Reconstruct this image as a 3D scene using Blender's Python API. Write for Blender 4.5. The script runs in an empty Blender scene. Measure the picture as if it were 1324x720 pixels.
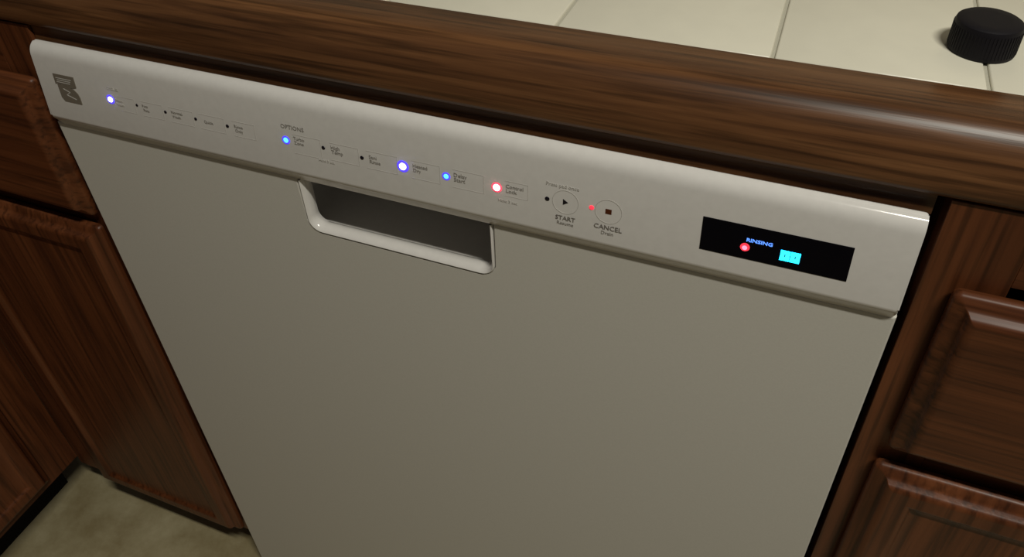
import bpy, bmesh, math, random
from mathutils import Vector, Matrix, Euler
random.seed(4)
sc = bpy.context.scene
col = sc.collection

# ------------------------------------------------------------------ camera
cam_d = bpy.data.cameras.new('camera')
cam = bpy.data.objects.new('camera', cam_d); col.objects.link(cam)
cam.location = (0.52848, -0.33783, 1.12426)
cam.rotation_euler = Euler((0.914355, 0.024845, 0.364872), 'XYZ')
cam_d.sensor_fit = 'HORIZONTAL'; cam_d.sensor_width = 36.0
cam_d.lens = 36.0 * 1006.36 / 1324.0
cam_d.shift_x = -19.13 / 1324.0
cam_d.shift_y = -126.54 / 1324.0
cam_d.clip_start = 0.02
sc.camera = cam

# ------------------------------------------------------------------ world, light, exposure
w = bpy.data.worlds.new('World'); sc.world = w; w.use_nodes = True
bg = w.node_tree.nodes['Background']
bg.inputs[0].default_value = (1.0, 0.94, 0.84, 1); bg.inputs[1].default_value = 0.045
ld = bpy.data.lights.new('ceiling_light', 'AREA'); ld.shape = 'RECTANGLE'
ld.size = 0.46; ld.size_y = 0.06; ld.energy = 21.5; ld.color = (1.0, 0.965, 0.85)
lo = bpy.data.objects.new('ceiling_light', ld); col.objects.link(lo)
lo.location = (1.04, -0.60, 2.32)
sc.view_settings.view_transform = 'Standard'; sc.view_settings.look = 'None'
sc.view_settings.exposure = 0.0; sc.view_settings.gamma = 1.0
sc.view_settings.use_curve_mapping = False

# ------------------------------------------------------------------ materials
def nt(name):
    m = bpy.data.materials.new(name); m.use_nodes = True
    t = m.node_tree
    return m, t, t.nodes['Principled BSDF']
def lin(r, g, b):
    f = lambda c: (c/255/12.92) if c/255 <= .04045 else ((c/255+.055)/1.055)**2.4
    return (f(r), f(g), f(b), 1)
def plain(name, c, rough=.5, spec=.5, bump=0, bscale=200, metallic=0):
    m, t, p = nt(name)
    p.inputs['Base Color'].default_value = c; p.inputs['Roughness'].default_value = rough
    p.inputs['Specular IOR Level'].default_value = spec; p.inputs['Metallic'].default_value = metallic
    tc = t.nodes.new('ShaderNodeTexCoord'); n = t.nodes.new('ShaderNodeTexNoise')
    n.inputs['Scale'].default_value = bscale; n.inputs['Detail'].default_value = 3
    t.links.new(tc.outputs['Object'], n.inputs['Vector'])
    if bump:
        b = t.nodes.new('ShaderNodeBump'); b.inputs['Strength'].default_value = bump; b.inputs['Distance'].default_value = .0006
        t.links.new(n.outputs['Fac'], b.inputs['Height']); t.links.new(b.outputs['Normal'], p.inputs['Normal'])
    # very slight tonal variation
    r = t.nodes.new('ShaderNodeValToRGB')
    r.color_ramp.elements[0].color = [x*.94 for x in c[:3]]+[1]; r.color_ramp.elements[1].color = [min(1, x*1.05) for x in c[:3]]+[1]
    t.links.new(n.outputs['Fac'], r.inputs['Fac']); t.links.new(r.outputs['Color'], p.inputs['Base Color'])
    return m
def emit(name, c, s):
    m, t, p = nt(name)
    p.inputs['Base Color'].default_value = c
    p.inputs['Emission Color'].default_value = c; p.inputs['Emission Strength'].default_value = s
    return m
def wood(name, axis, dark, mid, light, rough=.4, fine=1.0, spec=.5, pores=.5):
    m, t, p = nt(name)
    N, L = t.nodes, t.links
    tc = N.new('ShaderNodeTexCoord'); mp = N.new('ShaderNodeMapping')
    s = {'x': (2.2, 55, 55), 'z': (55, 55, 2.2), 'y': (55, 2.2, 55)}[axis]
    mp.inputs['Scale'].default_value = [q*fine for q in s]
    L.new(tc.outputs['Object'], mp.inputs['Vector'])
    n1 = N.new('ShaderNodeTexNoise'); n1.inputs['Scale'].default_value = 1.0; n1.inputs['Detail'].default_value = 6; n1.inputs['Roughness'].default_value = .62; n1.inputs['Distortion'].default_value = .6
    L.new(mp.outputs['Vector'], n1.inputs['Vector'])
    mp2 = N.new('ShaderNodeMapping'); mp2.inputs['Scale'].default_value = [q*(4.5 if q > 10 else 3.5)*fine for q in s]
    L.new(tc.outputs['Object'], mp2.inputs['Vector'])
    n2 = N.new('ShaderNodeTexNoise'); n2.inputs['Scale'].default_value = 1.0; n2.inputs['Detail'].default_value = 3
    L.new(mp2.outputs['Vector'], n2.inputs['Vector'])
    r = N.new('ShaderNodeValToRGB'); e = r.color_ramp.elements
    e[0].position = .30; e[0].color = dark; e[1].position = .72; e[1].color = light
    k = e.new(.50); k.color = mid
    L.new(n1.outputs['Fac'], r.inputs['Fac'])
    r2 = N.new('ShaderNodeValToRGB'); r2.color_ramp.elements[0].position = .34; r2.color_ramp.elements[0].color = (pores, pores, pores, 1)
    r2.color_ramp.elements[1].position = .52; r2.color_ramp.elements[1].color = (1, 1, 1, 1)
    L.new(n2.outputs['Fac'], r2.inputs['Fac'])
    mx = N.new('ShaderNodeMix'); mx.data_type = 'RGBA'; mx.blend_type = 'MULTIPLY'; mx.inputs['Factor'].default_value = 1
    L.new(r.outputs['Color'], mx.inputs['A']); L.new(r2.outputs['Color'], mx.inputs['B'])
    L.new(mx.outputs['Result'], p.inputs['Base Color'])
    b = N.new('ShaderNodeBump'); b.inputs['Strength'].default_value = .25; b.inputs['Distance'].default_value = .0005
    L.new(n2.outputs['Fac'], b.inputs['Height']); L.new(b.outputs['Normal'], p.inputs['Normal'])
    p.inputs['Roughness'].default_value = rough; p.inputs['Specular IOR Level'].default_value = spec
    return m
M = {}
cd, cm, cl = lin(74, 39, 21), lin(98, 54, 29), lin(121, 70, 40)
M['wood_h'] = wood('cabinet_oak_horizontal', 'x', cd, cm, cl, .40, 1.0, .32)
M['wood_v'] = wood('cabinet_oak_vertical', 'z', cd, cm, cl, .40, 1.0, .32)
M['edge'] = wood('counter_edge_oak', 'x', lin(62, 38, 23), lin(98, 64, 38), lin(126, 86, 53), .34, 1.35, .34, .5)
M['edge_y'] = wood('counter_edge_oak_turned', 'y', lin(62, 38, 23), lin(98, 64, 38), lin(126, 86, 53), .34, 1.35, .34, .5)
M['white'] = plain('white_enamel', lin(216, 213, 204), .55, .3, .05, 900)
M['panel'] = plain('white_gloss_plastic', lin(226, 223, 219), .12, .45)
M['tile'] = plain('glazed_white_tile', lin(226, 222, 205), .28, .45, .05, 40)
M['grout'] = plain('grey_grout', lin(186, 183, 168), .9, .2, .4, 900)
M['black'] = plain('black_gloss_window', lin(5, 4, 12), .3, .12)
M['cap'] = plain('black_plastic', lin(15, 12, 19), .6, .25)
M['dark'] = plain('dark_void', lin(14, 12, 11), .8, .2)
M['tub'] = plain('dark_grey_tub', lin(30, 29, 30), .7, .3)
M['ink'] = plain('grey_ink', lin(196, 192, 186), .5, .3)
M['ink_d'] = plain('dark_grey_ink', lin(154, 149, 143), .5, .3)
M['badge'] = plain('badge_grey', lin(122, 114, 102), .4, .4)
M['ink_b'] = plain('bold_ink', lin(118, 112, 106), .5, .3)
M['lens'] = plain('unlit_lens', lin(18, 14, 26), .3, .5)
M['brown'] = plain('stop_mark', lin(84, 38, 14), .4, .4)
M['blue'] = emit('blue_led', (.45, .45, 1.0, 1), 9)
M['blue_r'] = emit('blue_led_halo', (.08, .05, 1.0, 1), 1.0)  # saturated glow for the painted halo round the blue LEDs
M['cyan'] = emit('cyan_led', (.10, .62, 1.0, 1), 1.5)
M['redw'] = emit('red_led', (1.0, .42, .45, 1), 8)
M['red_r'] = emit('red_led_halo', (1.0, .07, .13, 1), .8)  # painted halo glow round the bright red LED
M['red'] = emit('small_red_led', (1.0, .04, .07, 1), 1.0)
M['pink'] = emit('display_red_core', (1.0, .35, .55, 1), 1.0)
M['vfd'] = emit('display_digits', (.03, .75, 1.0, 1), 1.6)
M['vfdt'] = emit('display_word', (.10, .28, 1.0, 1), 1.25)
M['wall'] = plain('painted_wall', lin(205, 196, 176), .8, .2, .1, 300)

m, t, p = nt('speckled_vinyl'); M['floor'] = m
tc = t.nodes.new('ShaderNodeTexCoord'); n = t.nodes.new('ShaderNodeTexNoise'); n.inputs['Scale'].default_value = 14; n.inputs['Detail'].default_value = 9; n.inputs['Roughness'].default_value = .7
r = t.nodes.new('ShaderNodeValToRGB'); r.color_ramp.elements[0].position = .32; r.color_ramp.elements[0].color = lin(150, 135, 98); r.color_ramp.elements[1].position = .7; r.color_ramp.elements[1].color = lin(192, 181, 146)
t.links.new(tc.outputs['Object'], n.inputs['Vector']); t.links.new(n.outputs['Fac'], r.inputs['Fac']); t.links.new(r.outputs['Color'], p.inputs['Base Color']); p.inputs['Roughness'].default_value = .45

# ------------------------------------------------------------------ helpers
def link(name, bm, mat, parent=None, smooth=0, loc=None):
    me = bpy.data.meshes.new(name)
    bmesh.ops.recalc_face_normals(bm, faces=bm.faces[:])
    bm.to_mesh(me); bm.free()
    me.materials.append(M[mat] if isinstance(mat, str) else mat)
    if smooth:
        for f in me.polygons: f.use_smooth = True
        me.set_sharp_from_angle(angle=math.radians(smooth))
    o = bpy.data.objects.new(name, me); col.objects.link(o)
    if loc: o.location = loc
    if parent: o.parent = parent
    return o
def empty(name, loc=(0, 0, 0), rz=0):
    o = bpy.data.objects.new(name, None); col.objects.link(o); o.location = loc; o.rotation_euler = (0, 0, rz)
    o.empty_display_size = .05
    return o
def tag(o, label=None, cat=None, group=None, kind=None):
    if label: o['label'] = label
    if cat: o['category'] = cat
    if group: o['group'] = group
    if kind: o['kind'] = kind
    return o
def box(x0, x1, y0, y1, z0, z1, bev=0, seg=2, bm=None):
    bm = bm or bmesh.new()
    vs = [bm.verts.new(v) for v in ((x0,y0,z0),(x1,y0,z0),(x1,y1,z0),(x0,y1,z0),(x0,y0,z1),(x1,y0,z1),(x1,y1,z1),(x0,y1,z1))]
    for f in ((0,3,2,1),(4,5,6,7),(0,1,5,4),(1,2,6,5),(2,3,7,6),(3,0,4,7)): bm.faces.new([vs[i] for i in f])
    if bev: bmesh.ops.bevel(bm, geom=bm.edges[:], offset=bev, segments=seg, affect='EDGES', profile=.5)
    return bm
def extrude_x(prof, x0, x1, bev_ends=0):
    """closed (y,z) profile swept along x"""
    bm = bmesh.new()
    a = [bm.verts.new((x0, y, z)) for y, z in prof]; b = [bm.verts.new((x1, y, z)) for y, z in prof]
    n = len(prof)
    ca = bm.faces.new(a[::-1]); cb = bm.faces.new(b)
    for i in range(n): bm.faces.new((a[i], a[(i+1) % n], b[(i+1) % n], b[i]))
    if bev_ends:
        es = list(ca.edges)+list(cb.edges)
        bmesh.ops.bevel(bm, geom=es, offset=bev_ends, segments=3, affect='EDGES', profile=.5)
    return bm
def arc(cy, cz, r, a0, a1, n):
    return [(cy+r*math.cos(math.radians(a0+(a1-a0)*i/n)), cz+r*math.sin(math.radians(a0+(a1-a0)*i/n))) for i in range(n+1)]
def front(x0, x1, z0, z1, prof, rad=.004):
    """moulded slab facing -y; prof is a list of (inset, y) from the back edge to the flat field"""
    bm = bmesh.new(); rings = []
    for ins, y in prof:
        r = max(rad-ins*.6, .0006); ring = []
        for cx, cz, a0 in ((x1-ins-r, z1-ins-r, 0), (x0+ins+r, z1-ins-r, 90), (x0+ins+r, z0+ins+r, 180), (x1-ins-r, z0+ins+r, 270)):
            for k in range(4):
                a = math.radians(a0+30*k); ring.append(bm.verts.new((cx+r*math.cos(a), y, cz+r*math.sin(a))))
        rings.append(ring)
    n = 16
    for A, B in zip(rings, rings[1:]):
        for i in range(n): bm.faces.new((A[i], A[(i+1) % n], B[(i+1) % n], B[i]))
    bm.faces.new(rings[0]); bm.faces.new(rings[-1])
    return bm
def disc_bm(r, h, n=24, dome=False):
    """disc facing -y, centre at origin"""
    bm = bmesh.new()
    rings = [(r, 0), (r, -h*.5), (r*.8, -h*.85), (r*.45, -h)] if dome else [(r, 0), (r, -h)]
    rs = [[bm.verts.new((q*math.cos(2*math.pi*i/n), y, q*math.sin(2*math.pi*i/n))) for i in range(n)] for q, y in rings]
    for A, B in zip(rs, rs[1:]):
        for i in range(n): bm.faces.new((A[i], A[(i+1) % n], B[(i+1) % n], B[i]))
    bm.faces.new(rs[0]); bm.faces.new(rs[-1])
    return bm
def poly(pts, y0, y1):
    """flat (x,z) outline given thickness from y0 (front) to y1"""
    bm = bmesh.new()
    a = [bm.verts.new((x, y0, z)) for x, z in pts]; b = [bm.verts.new((x, y1, z)) for x, z in pts]; n = len(pts)
    bm.faces.new(a); bm.faces.new(b[::-1])
    for i in range(n): bm.faces.new((a[i], b[i], b[(i+1) % n], a[(i+1) % n]))
    return bm
def text(name, s, x, z, size, mat, parent, y=-.00025, align='LEFT', sx=1.0, bold=0):
    cu = bpy.data.curves.new('tmp_text', 'FONT'); cu.body = s; cu.size = size; cu.align_x = align
    cu.extrude = .0001; cu.resolution_u = 2; cu.offset = bold
    to = bpy.data.objects.new('tmp_text', cu); col.objects.link(to)
    dg = bpy.context.evaluated_depsgraph_get()
    me = bpy.data.meshes.new_from_object(to.evaluated_get(dg))
    bpy.data.objects.remove(to); bpy.data.curves.remove(cu)
    me.name = name; me.materials.clear(); me.materials.append(M[mat])
    me.transform(Matrix.Rotation(math.pi/2, 4, 'X') @ Matrix.Diagonal((sx, 1, 1, 1)))
    o = bpy.data.objects.new(name, me); col.objects.link(o); o.location = (x, y, z); o.parent = parent
    return o
def lines(name, segs, wdt, mat, parent, y=-.00012):
    bm = bmesh.new()
    for (x0, z0), (x1, z1) in segs:
        d = Vector((x1-x0, z1-z0)); d.normalize(); nx, nz = -d.y*wdt/2, d.x*wdt/2
        box_pts = [(x0+nx, z0+nz), (x1+nx, z1+nz), (x1-nx, z1-nz), (x0-nx, z0-nz)]
        a = [bm.verts.new((px, y, pz)) for px, pz in box_pts]; b = [bm.verts.new((px, .0003, pz)) for px, pz in box_pts]
        bm.faces.new(a)
        for i in range(4): bm.faces.new((a[i], b[i], b[(i+1) % 4], a[(i+1) % 4]))
    return link(name, bm, mat, parent)

# ------------------------------------------------------------------ setting
FZ = .06
tag(link('floor', box(-1.6, 2.2, -1.8, .68, FZ-.03, FZ), 'floor'), 'beige speckled vinyl kitchen floor below the cabinets', 'floor', kind='structure')
tag(link('wall_back', box(-1.6, 2.2, .66, .70, FZ, 2.5), 'wall'), 'plain painted wall behind the tiled countertop', 'wall', kind='structure')

# ------------------------------------------------------------------ countertop
ct = tag(empty('countertop', (0, 0, .8748)), 'white tiled countertop with a rounded dark oak front edge', 'countertop')
def ctl(o): o.location = Vector(o.location)-Vector(ct.location); o.parent = ct; return o
TY = .0605
prof = [(TY, .8748)] + [(.0355+.0212*math.cos(math.radians(a)), .8805+.0092*math.sin(math.radians(a))) for a in (218, 210, 200, 190)] + [(.0355+.0212*math.cos(math.radians(a)), .8805+.0347*math.sin(math.radians(a))) for a in range(180, 89, -6)] + [(TY-.001, .9152), (TY, .9145)]
ctl(link('wood_edge', extrude_x(prof, -.31, 1.5), 'edge', smooth=40))
# return of the edge along the other run of cabinets
bm = extrude_x([(-y-.31+.0175, z) for y, z in prof], -1.2, .03); bm.transform(Matrix(((0, 1, 0, 0), (1, 0, 0, 0), (0, 0, 1, 0), (0, 0, 0, 1))))
ctl(link('wood_edge', bm, 'edge_y', smooth=40))
ctl(link('apron_strip', box(-.008, .6072, .0205, .032, .861, .8748), 'edge'))
ctl(link('grout_bed', box(-.95, 1.5, TY, .66, .8748, .9132), 'grout'))
ctl(link('grout_bed', box(-.95, -.31-TY+.018, -1.2, TY, .8748, .9132), 'grout'))
gx = [.389-.1135*k for k in range(11, 0, -1)] + [.389, .5142, .6213] + [.6213+.1135*k for k in range(1, 8)]
rows = [(TY+.0006, .2035), (.2065, .3195), (.3225, .4355), (.4385, .5515), (.5545, .658)]
for a, b in zip(gx, gx[1:]):
    for y0, y1 in rows:
        dz = random.uniform(-.0002, .0002)
        cx, cy = (a+b)/2, (y0+y1)/2
        o = link('tile', box(-(b-a)/2+.0011, (b-a)/2-.0011, -(y1-y0)/2, (y1-y0)/2, -.004, .0, .0011, 2), 'tile', smooth=50, loc=(cx, cy, .9150+dz))
        ctl(o)

# ------------------------------------------------------------------ bottle cap on the tiles
cap = tag(empty('bottle_cap', (.6195, .1056, .9152)), 'small round black plastic bottle cap lying on the white tiles', 'bottle cap')
bm = bmesh.new(); n = 48
rr = [(.0168, 0), (.0171, .0012), (.0169, .0150), (.0164, .0168), (.0150, .0177), (.0100, .0178), (.0, .0178)]
vr = [[bm.verts.new((q*math.cos(2*math.pi*i/n), q*math.sin(2*math.pi*i/n), z)) for i in range(n)] for q, z in rr[:-1]]
for A, B in zip(vr, vr[1:]):
    for i in range(n): bm.faces.new((A[i], A[(i+1) % n], B[(i+1) % n], B[i]))
bm.faces.new(vr[0]); bm.faces.new(vr[-1])
link('cap_shell', bm, 'cap', cap, 40)
bm = bmesh.new()
for i in range(60):
    a = 2*math.pi*i/60; c, s = math.cos(a), math.sin(a)
    b2 = box(.0165, .01725, -.0003, .0003, .0018, .0144); b2.transform(Matrix.Rotation(a, 4, 'Z'))
    me = bpy.data.meshes.new('t'); b2.to_mesh(me); b2.free(); bm.from_mesh(me); bpy.data.meshes.remove(me)
tag(link('grip_ribs', bm, 'cap', cap), kind='stuff')

# ------------------------------------------------------------------ dishwasher
PT = .115      # backward lean of the control panel face
dw = tag(empty('dishwasher', (.3025, .3, FZ)), 'white built-in dishwasher with lit control panel and pocket handle', 'dishwasher')
def dwl(o): o.location = Vector(o.location)-Vector(dw.location); o.parent = dw; return o
dwl(link('tub', box(.010, .592, .068, .60, FZ+.06, .856), 'tub'))
dwl(link('kick_plate', box(.004, .601, .060, .075, FZ, FZ+.055, .002), 'tub'))
pp = [(.030, .7975), (.0055, .7975)] + [(.0016, .8050), (.0004, .8066), (0, .8085), (0, .8092), (PT*(.8545-.8092), .8545), (PT*(.857-.8092), .857)] \
   + [((1-q)**2*PT*(.857-.8092)+2*q*(1-q)*.0064+q*q*.0132, (1-q)**2*.857+2*q*(1-q)*.8652+q*q*.8668) for q in [k/9 for k in range(1, 10)]] \
   + [(.0142, .8664), (.0150, .8645), (.0152, .8560), (.030, .8560)]
cp = dwl(link('control_panel', extrude_x(pp, 0, .605, .0016), 'panel', smooth=35))
# door panel with the notch for the handle pocket
hx0, hx1, hz = .2165, .3655, .7490
dx0, dx1, dz0, dz1 = -.005, .6065, FZ+.030, .7985
hr = .011
notch = [(hx0, dz1)] + [(hx0+hr+hr*math.cos(math.radians(a)), hz+hr+hr*math.sin(math.radians(a))) for a in range(180, 271, 15)] \
      + [(hx1-hr+hr*math.cos(math.radians(a)), hz+hr+hr*math.sin(math.radians(a))) for a in range(270, 361, 15)] + [(hx1, dz1)]
outline = [(dx0, dz1)] + notch + [(dx1, dz1), (dx1, dz0), (dx0, dz0)]
bm = poly(outline, .0052, .0160)
fe = [e for e in bm.edges if all(abs(v.co.y-.0052) < 1e-6 for v in e.verts)]
bmesh.ops.bevel(bm, geom=fe, offset=.0012, segments=2, affect='EDGES', profile=.5)
dwl(link('door_panel', bm, 'white'))
# handle pocket: groove, bright lip, sloping inside and back wall
bm = bmesh.new(); rings = []
for ins, y, ext in ((.0010, .0155, 0), (.0010, .0075, 0), (.0014, .0052, 0), (.0024, .0044, 0), (.0036, .0052, 0), (.0050, .0080, 0), (.0056, .0110, 0), (.0044, .0140, 0), (.0030, .0165, 0), (-.0060, .0185, .020), (-.0060, .0640, .020)):
    r = max(hr-ins*.5, .004); a0x, a1x, az = hx0+ins*.75-ext, hx1-ins*.75+ext, hz+ins
    pts = [(a0x, .7970)] + [(a0x+r+r*math.cos(math.radians(a)), az+r+r*math.sin(math.radians(a))) for a in range(180, 271, 15)] \
        + [(a1x-r+r*math.cos(math.radians(a)), az+r+r*math.sin(math.radians(a))) for a in range(270, 361, 15)] + [(a1x, .7970)]
    rings.append([bm.verts.new((x, y, z)) for x, z in pts])
for A, B in zip(rings, rings[1:]):
    for i in range(len(A)-1): bm.faces.new((A[i], A[i+1], B[i+1], B[i]))
bm.faces.new(rings[-1])
hp = dwl(link('handle_pocket', bm, 'panel', smooth=50))

# ---- things on the control panel (children of it, in its coordinates = world minus nothing)
def sub(o): o.parent = cp; return o
LZ = .8342
def led(name, x, z, r, h, mat, label=None):
    o = link(name, disc_bm(r, h, 20, True), mat, cp, 60, (x, .0001, z))
    if label: o['label'] = label
    return o
led('indicator_light', .0717, .8368, .0021, .0012, 'blue', 'bright blue indicator light near the badge')
led('indicator_light', .2208, .8346, .0019, .0010, 'cyan', 'pale blue indicator light under the options heading')
led('indicator_light', .3081, .8340, .0024, .0014, 'blue', 'brightest blue indicator light')
led('indicator_light', .3383, .8336, .0017, .0010, 'cyan', 'small pale blue indicator light')
led('indicator_light', .3722, .8336, .0023, .0012, 'redw', 'bright red indicator light')
led('indicator_light', .4322, .8340, .0015, .0006, 'red', 'small red indicator light beside the cancel button')
for x, z, r, mt in ((.0717, .8368, .0036, 'blue_r'), (.2208, .8346, .0031, 'blue_r'), (.3081, .8340, .0042, 'blue_r'), (.3383, .8336, .0028, 'blue_r'), (.3722, .8336, .0035, 'red_r')):
    link('light_halo', disc_bm(r, .0003, 24), mt, cp, 0, (x, .0001, z))  # flat glowing disc added behind each lit LED to imitate its coloured halo
for x, z, r in ((.0956, .8366, .0011), (.1208, .8360, .0012), (.1469, .8357, .0012), (.1736, .8355, .0013), (.2497, .8349, .0014), (.2784, .8336, .0014), (.4047, .8333, .0015)):
    led('unlit_indicator', x, z, r, .0005, 'lens')
# badge in two pieces parted by a wave
bz0, bz1, bx0, bx1 = .8268, .8492, .0222, .0420
wave = [(bx0+(bx1-bx0)*k/10, .8402+.0011*math.sin(k/10*math.pi*2+.4)-.0004*k/10) for k in range(11)]
b1 = link('badge_plate', poly([(bx0, bz1), (bx1, bz1)] + [(x, z+.0006) for x, z in wave[::-1]], -.0005, .0003), 'badge', cp)
low = [(x, z-.0006) for x, z in wave]
b2 = link('badge_plate', poly(low[:8] + [(.0375, .8378), (.0402, .8352), (.0412, .8320), (.0413, bz0), (.0250, bz0), (.0226, .8300)], -.0005, .0003), 'badge', cp)
lines('badge_stroke', [((bx0+.0022, .8462), (bx1-.003, .8462)), ((bx0+.003, .8446), (bx1-.004, .8446)), ((bx0+.0022, .8430), (bx1-.005, .8430))], .0005, 'ink', cp, -.0007)
lines('badge_stroke', [((.0270, .8372), (.0330, .8350)), ((.0330, .8350), (.0290, .8325)), ((.0290, .8325), (.0375, .8300))], .0006, 'ink', cp, -.0007)
# printed words
def lab(x, z, s1, s2=None, size=.0031, mat='ink_d', lead=.0036):
    if s2:
        text('printed_word', s1, x, z+.0004, size, mat, cp); text('printed_word', s2, x, z+.0004-lead, size, mat, cp)
    else: text('printed_word', s1, x, z-.0011, size, mat, cp)
text('printed_heading', 'CYCLES', .0722, .8455, .0030, 'ink', cp)
text('printed_heading', 'OPTIONS', .2192, .8446, .0043, 'ink_d', cp)
lab(.0760, .8360, 'Smart', 'Wash', .0029, 'ink')
lab(.1005, .8360, 'Pots', 'Pans', .0030)
lab(.1262, .8360, 'Normal', 'Wash', .0032)
lab(.1540, .8354, 'Quick')
lab(.1795, .8355, 'Rinse', 'Only', .0033)
lab(.2272, .8362, 'Turbo', 'Zone', .0034)
lab(.2555, .8352, 'High', 'Temp', .0038)
lab(.2838, .8343, 'Sani', 'Rinse', .0037)
lab(.3152, .8350, 'Heated', 'Dry', .0036)
lab(.3435, .8346, 'Delay', 'Start', .0040)
lab(.3782, .8348, 'Control', 'Lock', .0036)
text('printed_word', 'Hold 3 sec', .3728, .8235, .0029, 'ink', cp)
text('printed_word', 'Hold 3 sec', .2440, .8232, .0028, 'ink', cp)
text('printed_heading', 'Press pad once', .4040, .8443, .0034, 'ink', cp)
text('printed_word', 'START', .4161, .8198, .0043, 'ink_b', cp, align='CENTER')
text('printed_word', 'Resume', .4160, .8162, .0033, 'ink_d', cp, align='CENTER')
text('printed_word', 'CANCEL', .4425, .8198, .0045, 'ink_b', cp, align='CENTER')
text('printed_word', 'Drain', .4423, .8160, .0034, 'ink_d', cp, align='CENTER')
# outlines of the touch pads
def pad(x0, x1, z0, z1, openl=True, mat='ink'):
    segs = [((x0, z1), (x1, z1)), ((x0, z0), (x1, z0)), ((x1, z0), (x1, z1))]
    lines('pad_outline', segs, .00032, mat, cp)
for a, b in ((.0790, .0935), (.0990, .1185), (.1238, .1448), (.1500, .1712), (.1775, .1960)): pad(a, b, .8290, .8404)
pad(.2262, .2475, .8258, .8400)
for a, b in ((.2545, .2760), (.2815, .3040), (.3140, .3340), (.3425, .3636)): pad(a, b, .8268, .8396)
pad(.3775, .3925, .8290, .8396)
def ring(x, z, r, wdt=.0004):
    bm = bmesh.new(); n = 40
    rs = [[bm.verts.new((q*math.cos(2*math.pi*i/n), y, q*math.sin(2*math.pi*i/n))) for i in range(n)] for q, y in ((r+wdt/2, .0002), (r+wdt/2, -.00015), (r-wdt/2, -.00015), (r-wdt/2, .0002))]
    for A, B in zip(rs, rs[1:]):
        for i in range(n): bm.faces.new((A[i], A[(i+1) % n], B[(i+1) % n], B[i]))
    return link('button_ring', bm, 'ink', cp, 0, (x, 0, z))
ring(.4161, .8336, .0081); ring(.4424, .8334, .0081)
link('play_mark', poly([(.4146, .8356), (.4146, .8316), (.4178, .8336)], -.0002, .0003), 'lens', cp)
link('stop_mark', poly([(.4406, .8353), (.4443, .8353), (.4443, .8320), (.4406, .8320)], -.0002, .0003), 'brown', cp)
# display window
dwin = link('display_window', poly([(.4957, .8444), (.5752, .8446), (.5756, .8223), (.4962, .8224)], -.0003, .0004), 'black', cp)
text('display_word', 'RINSING', .5206, .8346, .0031, 'vfdt', cp, y=-.0005, sx=1.20, bold=.00007)
link('display_light', disc_bm(.0026, .0003, 20), 'red', cp, 0, (.5207, -.0003, .8300)); link('display_light', disc_bm(.0014, .0005, 16), 'pink', cp, 0, (.5206, -.0003, .8297))
# seven-segment figures
def seg_digit(x, z, wd, h, on, th, mat):
    bm = bmesh.new()
    S = {'a': (0, wd, h-th, h), 'd': (0, wd, 0, th), 'g': (0, wd, h/2-th/2, h/2+th/2), 'f': (0, th, h/2, h), 'e': (0, th, 0, h/2), 'b': (wd-th, wd, h/2, h), 'c': (wd-th, wd, 0, h/2)}
    for k in on:
        x0, x1, z0, z1 = S[k]; box(x+x0, x+x1, -.0006, -.0003, z+z0, z+z1, bm=bm)
    return link('display_digit', bm, mat, cp)
seg_digit(.5395, .8268, .0051, .0066, 'abcdef', .0023, 'vfd')
seg_digit(.5449, .8268, .0051, .0066, 'abcdef', .0023, 'vfd')

# ------------------------------------------------------------------ cabinets
LIP = [(.0012, .0150), (0, .0138), (0, .0098), (.0016, .0080), (.0060, .0068), (.0082, .0052), (.0092, .0022), (.0108, .0006), (.0132, 0), (.0140, 0)]
DOOR = LIP + [(.0232, 0), (.0240, 0), (.0262, .0006), (.0280, .0030), (.0300, .0040), (.0350, .0042), (.0358, .0042)]
DRAW = LIP
def cabinet(root, x0, x1, fy, zt, zb, stiles, rails, ztop, depth=.56):
    """face frame of stiles (x0,x1) and rails (x0,x1,z0,z1) and a carcass behind, in the root's own coordinates"""
    for a, b in stiles: link('stile', box(a, b, fy, fy+.019, zb, zt, .0003, 1), 'wood_v', root)
    for a, b, c, d in rails: link('rail', box(a, b, fy, fy+.019, c, d, .0003, 1), 'wood_h', root)
    bm = bmesh.new()
    box(x0, x0+.012, fy+.019, depth, zb, zt, bm=bm); box(x1-.012, x1, fy+.019, depth, zb, zt, bm=bm)
    box(x0+.012, x1-.012, depth-.012, depth, zb, zt, bm=bm); box(x0+.012, x1-.012, fy+.019, depth-.012, zb, zb+.012, bm=bm)
    link('carcass', bm, 'wood_v', root)
    link('toe_kick', box(x0, x1, fy+.07, fy+.085, 0, zb, 0), 'dark', root)

Z = lambda z: z-FZ
FY = .0175
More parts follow.
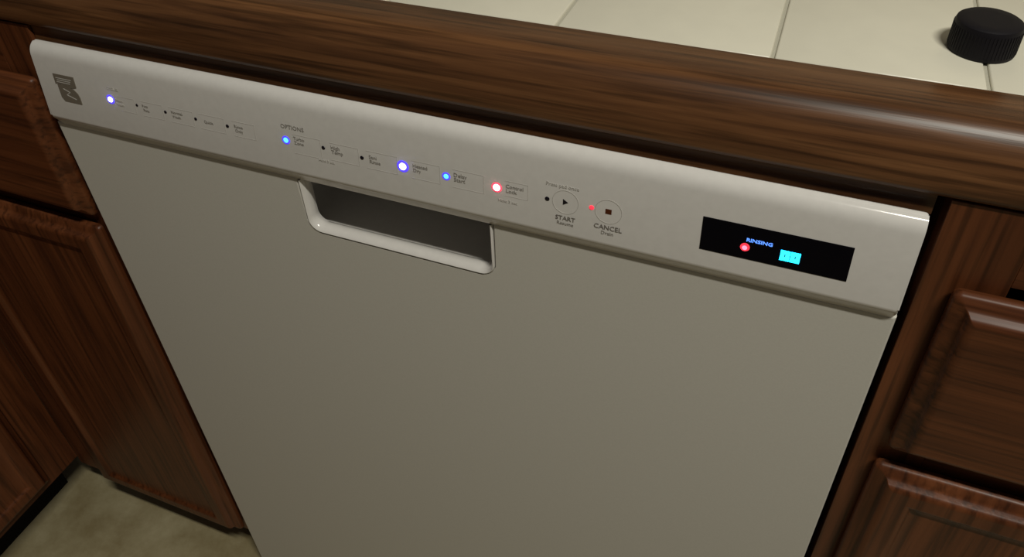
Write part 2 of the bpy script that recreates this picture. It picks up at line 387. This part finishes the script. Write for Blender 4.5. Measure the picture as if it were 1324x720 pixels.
# --- cabinet to the right of the dishwasher
rc = tag(empty('base_cabinet', (0, 0, FZ)), 'oak base cabinet beside the display end of the dishwasher', 'cabinet')
cabinet(rc, .6135, 1.10, FY, Z(.8742), Z(.15), [(.6135, .6545), (1.06, 1.10)],
        [(.6545, 1.06, Z(.8265), Z(.8742)), (.6545, 1.06, Z(.655), Z(.695)), (.6545, 1.06, Z(.15), Z(.20))], None)
o = link('drawer_front', front(.6290, 1.075, Z(.6830), Z(.8225), DRAW), 'wood_h', rc, 45)
link('door', front(.6270, 1.075, Z(.1700), Z(.6650), DOOR), 'wood_v', rc, 45)
# --- cabinet to the left
lc = tag(empty('base_cabinet', (0, 0, FZ)), 'narrow oak base cabinet in the corner beside the badge end of the dishwasher', 'cabinet')
cabinet(lc, -.3099, -.008, FY, Z(.8742), Z(.15), [(-.3099, -.225), (-.050, -.0085)],
        [(-.225, -.050, Z(.815), Z(.8742)), (-.225, -.050, Z(.665), Z(.708)), (-.225, -.050, Z(.15), Z(.20))], None)
link('drawer_front', front(-.2500, -.0185, Z(.6940), Z(.8310), DRAW), 'wood_h', lc, 45)
link('door', front(-.2500, -.0215, Z(.1650), Z(.6800), DOOR), 'wood_v', lc, 45)
# --- cabinet of the other run, turned to face along the dishwasher front
pc = tag(empty('base_cabinet', (-.3100, .0179, FZ), math.pi/2), 'oak base cabinet turned at a right angle, its foot meeting the beige floor', 'cabinet')
# local x runs along world y, local -y faces world +x ; frame plane at local y = 0
cabinet(pc, -.62, -.0005, 0, Z(.8742), Z(.165), [(-.62, -.58), (-.07, -.0005)],
        [(-.58, -.07, Z(.815), Z(.8742)), (-.58, -.07, Z(.665), Z(.708)), (-.58, -.07, Z(.165), Z(.21))], None)
sh = [(i, y-.0200) for i, y in LIP]; shd = [(i, y-.0200) for i, y in DOOR]
link('drawer_front', front(-.60, -.0480, Z(.6940), Z(.8310), sh), 'wood_h', pc, 45)
link('door', front(-.60, -.0480, Z(.1850), Z(.6800), shd), 'wood_v', pc, 45)

# the face of the control panel leans back: set its lights, print and display onto that plane
C0 = Vector(cam.location); nrm = Vector((0, -1, PT)).normalized(); P0 = Vector((0, 0, .8092))
for ch in cp.children:
    bb = [Vector(ch.location)+Vector(b) for b in ch.bound_box]
    c = sum(bb, Vector())/8; c.y = 0
    d = c-C0; hit = C0+d*((P0-C0).dot(nrm)/d.dot(nrm))
    mat = Matrix.Translation(hit) @ Matrix.Rotation(-math.atan(PT), 4, 'X') @ Matrix.Translation(-c)
    ch.matrix_basis = mat @ Matrix.Translation(ch.location)
bpy.context.view_layer.update()
